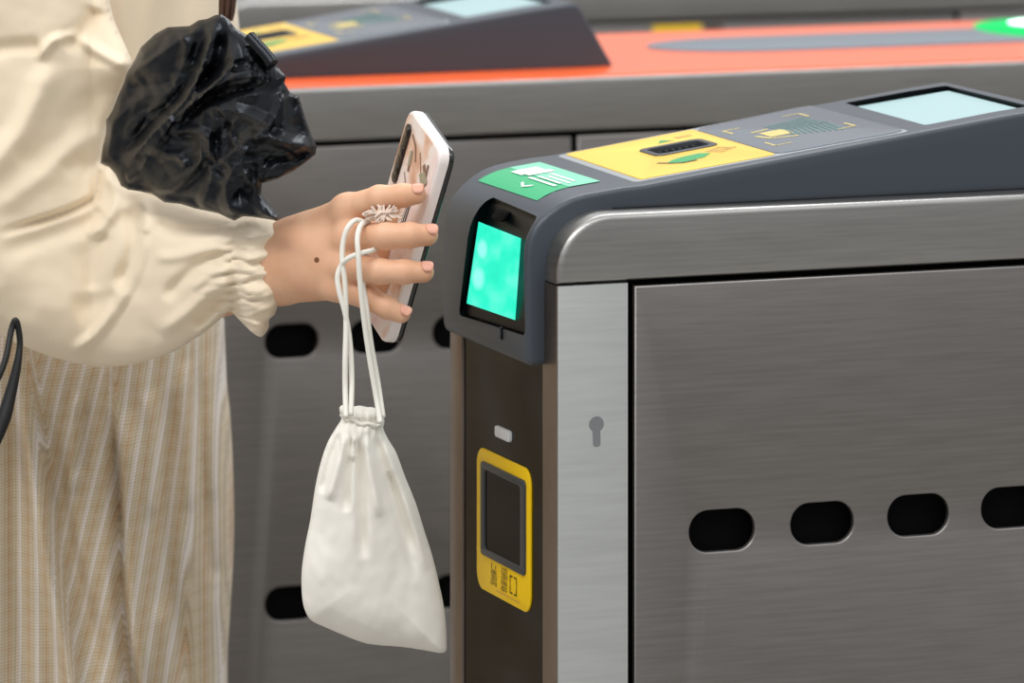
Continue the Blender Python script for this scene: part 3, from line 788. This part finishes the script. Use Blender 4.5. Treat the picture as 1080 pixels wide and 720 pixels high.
soft('blouse', [(-160, -300), (0, -345), (150, -330), (215, -250), (238, -120), (246, -30), (251, 15), (253, 45), (252, 120), (248, 200), (236, 270), (222, 322), (120, 335), (-60, 335), (-155, 330), (-175, 200), (-172, -100)],
     lambda u, v: .52, 190, 200, 'blouse_cotton', to_f, lambda A, d: fbm(A, 50, 160, 5.5, 3)*7, 7, person, .9, origin=ORG)
sk_f = [([(40, 365), (50, 440), (62, 520), (76, 600), (92, 680), (110, 740)], 14, 9, 't'),
        ([(62, 395), (72, 470), (84, 540), (100, 600), (122, 690)], 12, -9),
        ([(97, 385), (96, 420), (93, 460), (88, 490)], 6, 6), ([(103, 390), (101, 440), (97, 470)], 6, -6),
        ([(128, 400), (133, 450), (138, 520), (141, 600), (150, 680), (165, 760)], 9, -13, 't'), ([(146, 400), (150, 470), (152, 540), (158, 620), (176, 720)], 13, 9),
        ([(188, 385), (188, 430), (184, 500), (186, 560), (196, 640), (206, 730)], 8, -7), ([(168, 385), (170, 450), (172, 520)], 7, 5), ([(178, 600), (190, 680), (200, 760)], 8, 5),
        ([(204, 360), (205, 440), (208, 520)], 7, 5), ([(215, 365), (218, 440), (222, 520), (228, 580), (238, 598)], 5, -6), ([(228, 360), (231, 440), (232, 520)], 6, 5), ([(232, 606), (226, 660), (222, 740)], 7, 4),
        ([(10, 380), (14, 500), (12, 640), (10, 760)], 12, 5), ([(28, 400), (32, 520), (40, 640), (50, 740)], 9, -4)]
def sk_extra(A, d):
    u, v = A[:, 0], A[:, 1]
    g = np.exp(-((v-372)/34)**2); fine = fbm(A, 14, 150, 9.2, 2)*4*g
    low = 5*np.sin(u/27+fbm(A, 90, 300, 2.2, 2)*2)*sstep(v, 620, 900)
    return fine+low+fbm(A, 24, 190, 4.4, 3)*4.0
def sk_uv(A, hf):
    u, v = A[:, 0], A[:, 1]
    w1 = sstep(u, 52+(v-400)*.13, 60+(v-400)*.13)*(1-sstep(u, 128+(v-400)*.06, 136+(v-400)*.06))
    w2 = sstep(u, 130+(v-400)*.06, 138+(v-400)*.06)*(1-sstep(u, 200, 216))
    U = u + w1*(v-480)*.24 + w2*(v-500)*.13 + hf*.06
    return np.stack([U, v-hf*.1+w1*u*.1], 1)
soft('skirt', [(-168, 290), (-100, 262), (60, 255), (180, 262), (224, 285), (235, 330), (237, 350), (239, 400), (243, 440), (246, 500), (247, 550), (246, 590), (243, 640), (240, 700), (242, 800), (248, 950), (256, 1150), (262, 1420),
               (150, 1450), (0, 1440), (-190, 1420), (-200, 1100), (-188, 800), (-178, 500)], lambda u, v: .52, 195, 130, 'plaid', [(f[0], f[1], f[2]*2.3)+tuple(f[3:]) for f in sk_f], sk_extra, 5, person, .9, uvf=sk_uv, origin=ORG)
# small mole on the back of the hand
def hit_body(u, v):
    bpy.context.view_layer.update(); dg = bpy.context.evaluated_depsgraph_get(); o = CAM; d = (at(u, v, y=0)-CAM).normalized()
    ev = body.evaluated_get(dg); ok, loc, nor, _ = ev.ray_cast(o-ORG, d); return (loc+ORG, nor) if ok else (at(u, v, y=.1), -FW)
loc, nor = hit_body(334, 274)
t1 = nor.orthogonal().normalized(); t2 = nor.cross(t1)
V = [loc+nor*.0006-ORG]+[loc+nor*.00005+(t1*math.cos(a)+t2*math.sin(a))*.0019-ORG for a in [2*math.pi*k/12 for k in range(12)]]
mesh('mole', V, [(0, 1+k, 1+(k+1) % 12) for k in range(12)], 'mole_brown', person, smooth=True)

# ------------------------------------------------------------------ black nylon bundle
C1 = lambda *pts: [(a/3, b/3) for a, b in pts]
b_out = C1((700, 45), (722, 60), (745, 90), (775, 106), (800, 125), (835, 148), (862, 180), (880, 212), (905, 240), (900, 262), (918, 295), (945, 303), (965, 370), (985, 425), (1002, 462), (998, 488), (965, 515), (930, 540), (880, 565), (828, 582), (826, 612),
           (850, 645), (884, 682), (878, 698), (840, 692), (800, 686), (768, 684), (742, 698), (722, 690), (690, 674), (620, 660), (570, 645), (520, 640), (480, 612), (440, 605), (405, 600), (383, 588), (365, 550), (345, 528), (318, 516),
           (324, 470), (335, 425), (336, 380), (355, 350), (375, 300), (392, 262), (400, 235), (425, 190), (445, 150), (490, 108), (530, 86), (565, 84), (600, 82), (628, 64), (655, 60), (680, 48))
b_f = [(C1((690, 60), (650, 190), (610, 280), (530, 370), (450, 460), (395, 535)), 7, 12, 't'),
       (C1((725, 110), (742, 200), (650, 275), (570, 350), (500, 450), (460, 500)), 6, 10, 't'),
       (C1((660, 90), (620, 180), (570, 290), (480, 380), (400, 470)), 6, -11, 't'),
       (C1((705, 90), (690, 190), (610, 300), (540, 380)), 5, -12, 't'),
       (C1((405, 245), (470, 195), (560, 130), (640, 80)), 9, 8, 't'),
       (C1((400, 280), (500, 260), (560, 250)), 8, -7, 't'),
       (C1((390, 300), (360, 400), (340, 500)), 8, 6, 't'),
       (C1((860, 235), (760, 235), (680, 265), (600, 330), (560, 390)), 6, 10, 't'),
       (C1((850, 265), (760, 280), (660, 310), (580, 380)), 5, -9, 't'),
       (C1((870, 210), (840, 160), (800, 130)), 5, 9, 't'), (C1((850, 220), (820, 180), (780, 140)), 3.5, -8, 't'),
       (C1((640, 330), (740, 340), (840, 375), (870, 385)), 7, 10, 't'),
       (C1((870, 385), (790, 430), (720, 490), (690, 500)), 7, 9, 't'),
       (C1((540, 415), (600, 400), (660, 420), (670, 470), (700, 500)), 5, 9, 't'),
       (C1((800, 430), (850, 418), (920, 445), (1000, 460)), 7, 11, 't'),
       (C1((800, 440), (770, 500), (790, 560), (828, 582)), 6, 8, 't'),
       (C1((820, 490), (880, 500), (940, 500), (990, 475)), 7, -8, 't'),
       (C1((900, 290), (880, 350), (850, 400)), 6, 7, 't'), (C1((940, 310), (930, 370), (960, 430)), 8, -6, 't'),
       (C1((635, 420), (640, 500), (560, 575), (480, 600)), 5, 9, 't'),
       (C1((680, 500), (670, 570), (640, 650)), 7, 8, 't'), (C1((760, 500), (720, 580), (740, 680)), 8, 9, 't'), (C1((800, 590), (840, 650), (880, 690)), 8, 6, 't'),
       (C1((745, 600), (790, 640), (810, 690)), 9, -5, 't'),
       (C1((480, 480), (440, 540), (400, 560)), 5, 7, 't'), (C1((500, 500), (560, 480), (600, 520)), 4.5, 6, 't'), (C1((740, 380), (690, 420), (700, 460)), 5, -7, 't'),
       (C1((480, 290), (460, 380), (400, 470), (370, 510)), 9, -6, 't')]
def b_tri(A, rot, per, amp, seed):
    w = (A[:, 0]*math.sin(rot)+A[:, 1]*math.cos(rot))/per+fbm(A, 55, 55, seed, 2)*2.2
    return amp*(np.abs(w-np.floor(w)-.5)*4-1)*(.6+fbm(A, 45, 45, seed+3, 1))
def b_extra(A, d): return 9.0*fbm(A, 60, 34, 2.6, 2, False, -.9)+b_tri(A, -.95, 34, 2.4, 1.1)+b_tri(A, .35, 38, 1.8, 5.2)
bundle = soft('nylon_bundle', b_out, lambda u, v: sleeveY(u)-.045, 24, 42, 'black_nylon', [(f[0], f[1]*1.45, f[2]*1.1)+tuple(f[3:]) for f in b_f], b_extra, 1.8, None, 1.0, smooth=0, edge=7, boundary_folds=.0)
bundle.data.set_sharp_from_angle(angle=math.radians(32)); tag(bundle, 'crumpled glossy black nylon cloth bundled over the forearm of the person', 'cloth')
# ribbed elastic band at its rim
pts = [at(u, v, y=sleeveY(u)-.062) for u, v in ((263, 38), (272, 48), (281, 58), (288, 68))]
V, F = tube(spline(pts, 8), [.0035+.0009*(i % 2) for i in range(25)], 8); mesh('rib_band', V, F, 'black_nylon', bundle, smooth=True)

# ------------------------------------------------------------------ black cord beside the skirt
cpts = [(17, 338, .27), (21, 360, .27), (18, 385, .265), (11, 415, .26), (3, 443, .255), (-10, 474, .25), (-28, 490, .25), (-40, 470, .25), (-22, 436, .25), (-5, 405, .255), (6, 378, .26), (12, 348, .27)]
pp = spline([at(u, v, y=y) for u, v, y in cpts], 7, True)
rad = [.0022+.0030*max(0, 1-abs(i/7-3.9)/2.6) for i in range(len(pp))]
cs = tube_obj('cord_strap', pp, rad, 'black_cord', None, 8, True); tag(cs, 'thin black strap loop hanging below the sleeve over the plaid skirt', 'strap')

# ------------------------------------------------------------------ phone
def cs3(r, u, t): return RT*r + UP*u - FW*t
PW = cs3(23, -24, 64).normalized(); PL = cs3(37, 134, 33); PL = (PL-PW*PL.dot(PW)).normalized(); PN = PW.cross(PL).normalized()
PC = at(419, 238, y=.098)
ph = empty('smartphone', PC, 'smartphone in a pink and white patterned case held upright at the scan window', 'phone')
def pf(w, l, n_): return PW*w+PL*l+PN*n_
pcase = mat('case_print', '#f1e2da', .35)
n = noise_tex(pcase, 28, 'Object', (1, 1, 1), 3); r = ramp(pcase, ((.30, '#c98f6a'), (.42, '#e9c4ac'), (.50, '#f6ebe4'), (.66, '#f3dcd8'), (.74, '#d7a8a4')))
LK(pcase, n.outputs[0], r.inputs[0]); LK(pcase, r.outputs[0], bsdf(pcase).inputs['Base Color'])
mat('case_white', '#f0e6e2', .35); mat('phone_glass', '#07090a', .08, Coat_Weight=.5); mat('case_tan', '#cf9772', .4); mat('camera_dark', '#2b211f', .15); mat('print_brown', '#8a6a56', .5); mat('print_olive', '#a59f86', .5)
HW, HL = .0355, .0725
rr_ = rrect(0, 0, 2*HW, 2*HL, .010, 8)
cs_ = slab('case', rr_, [], .0000, -.0072, .0022, 'case_white', lambda a, b, t: pf(a, b, t), ph)
slab('phone_body', inset(rr_, .0004), [], -.0072, -.0115, .0012, 'phone_glass', lambda a, b, t: pf(a, b, t), ph, both=True)
slab('case_back', inset(rr_, .0022), [], .0003, -.0004, .0, 'case_print', lambda a, b, t: pf(a, b, t), cs_)
bk = lambda a, b, t: pf(a, b, t)
slab('camera_bump', rrect(-.0245, .0420, .0100, .0430, .0048), [], .0016, 0, .0005, 'camera_dark', bk, ph)
for i, (yy) in enumerate((.058, .044, .030)):
    lens = slab('camera_lens', rrect(-.0245, yy, .0068, .0075, .0033), [], .0021, .001, .0003, 'phone_glass', bk, ph)
flat('case_photo', [[(-.024, .014), (-.003, .018), (.002, -.030), (-.024, -.030)], [(-.022, -.036), (.018, -.030), (.010, -.058), (-.020, -.056)]], 'case_tan', bk, cs_, .0006)
flat('case_caption', stroke([(.010, .030), (.008, .002)], .0060), 'camera_dark', bk, cs_, .0007)
flat('case_caption_text', stroke([(.0085, .0285), (.0070, .004)], .0012)+stroke([(.0115, .0285), (.0100, .004)], .0008), 'case_white', bk, cs_, .0009)
flat('case_flowers', stroke([(-.016, .060), (-.006, .056), (.0, .048)], .0018)+stroke([(-.010, .050), (-.007, .038)], .003)+stroke([(.016, .052), (.026, .044)], .004)+stroke([(.022, .055), (.024, .040)], .003)+stroke([(.004, .056), (.018, .042)], .0012)+stroke([(-.012, .034), (.004, .022)], .0012), 'print_brown', bk, cs_, .0007)
flat('case_leaves', [[(.012, .044), (.020, .050), (.028, .046), (.022, .038)], [(-.012, .050), (-.008, .052), (-.006, .042), (-.010, .040)]], 'print_olive', bk, cs_, .0008)

# ------------------------------------------------------------------ drawstring bag
bag = empty('drawstring_bag', at(385, 435, y=.062), 'white canvas drawstring bag hanging by its cords from the fingers', 'bag')
BO = bag.location.copy()
C8 = lambda *pts: [(230+a*.5417, 330+b*.5417) for a, b in pts]
bo = C8((236, 184), (248, 178), (262, 182), (275, 180), (290, 183), (303, 184), (320, 196), (324, 212), (322, 226), (334, 250), (347, 272), (364, 318), (385, 370), (402, 425), (417, 472), (430, 525), (441, 580), (445, 640), (440, 661), (400, 656), (360, 650), (300, 645), (270, 637), (240, 625), (205, 610),
        (180, 597), (168, 575), (163, 545), (163, 500), (170, 450), (180, 400), (189, 340), (200, 290), (214, 250), (233, 218), (240, 205))
bf = [(C8((250, 225), (235, 290), (215, 360)), 5, 5), (C8((262, 228), (255, 300), (250, 380)), 4, -5), (C8((275, 228), (278, 300), (282, 380), (285, 470)), 5, -7), (C8((290, 228), (300, 300), (318, 390)), 5, 5), (C8((240, 228), (220, 280), (200, 350)), 4, -4),
      (C8((305, 228), (325, 290), (355, 370), (385, 470)), 4, -5), (C8((316, 226), (345, 300), (380, 400), (410, 500)), 4, 4), (C8((330, 300), (352, 380), (390, 520)), 5, -3), (C8((268, 228), (262, 280)), 3, 5)]
def bag_extra(A, d):
    u, v = A[:, 0], A[:, 1]; g = np.exp(-((v-450)/20)**2)
    pl = np.sin((u-360)*.95+fbm(A, 8, 60, 3.3, 2)*1.5)*2.0*g
    neck = -7*np.exp(-((v-443)/5.0)**2)
    return pl+neck+fbm(A, 40, 60, 6.1, 3)*3.0
o = soft('pouch', bo, lambda u, v: .062, 34, 62, 'canvas', [(f[0], f[1], f[2]*1.6) for f in bf], bag_extra, 2.2, bag, .9, smooth=3, origin=BO, boundary_folds=.12)
# gathered channel around the neck
ring = []
for k in range(40):
    a = 2*math.pi*k/40; c0 = at(381, 443, y=.062); w_ = .0128+.0006*math.sin(9*a)
    ring.append(c0+RT*(w_*math.cos(a))-FW*(w_*.9*math.sin(a))+UP*(.0008*math.sin(7*a)-.003*math.cos(a))-BO)
def cord(pts, name='cord', r=.0018):
    P = spline([at(u, v, y=y)-BO for u, v, y in pts], 8); tube_obj(name, P, r, 'cord_cotton', bag, 8)
tube_obj('neck_cord', ring, .0012, 'cord_cotton', bag, 6, True)
cord([(365, 440, .040), (364, 410, .050), (364, 380, .052), (365, 340, .056), (364, 300, .058), (361, 275, .060), (362, 255, .062), (367, 240, .062), (376, 232, .064), (386, 236, .064)])
cord([(401, 446, .040), (397, 420, .048), (391, 385, .050), (385, 345, .050), (380, 300, .048), (378, 270, .048), (377, 250, .052), (381, 237, .058), (389, 233, .064)])
cord([(370, 438, .042), (371, 400, .052), (369, 360, .056), (364, 330, .056), (358, 308, .058), (356, 292, .060), (360, 280, .060), (368, 272, .054), (380, 267, .050), (392, 264, .052), (402, 260, .062)])
cord([(404, 440, .045), (398, 400, .054), (391, 360, .056), (386, 320, .058), (383, 300, .062), (384, 285, .066)])
rng = random.Random(3); g = []
kc = at(403, 227, y=.054)
for k in range(70):
    a = rng.uniform(0, 6.28); e = rng.uniform(-1, 1); d = (RT*math.cos(a)*1.3+UP*math.sin(a)*.7-FW*e*.6); l = rng.uniform(.003, .0095)
    q = kc+RT*rng.uniform(-.004, .004)+UP*rng.uniform(-.002, .002); m_ = q+d*l*.5+UP*rng.uniform(-.002, .002)
    g.append(tube(spline([q-BO, m_-BO, q+d*l-BO], 3), [.0009]*5+[.0008, .0006], 5))
V, F = join_geo(g); mesh('frayed_knot', V, F, 'knot_cotton', bag, smooth=True)
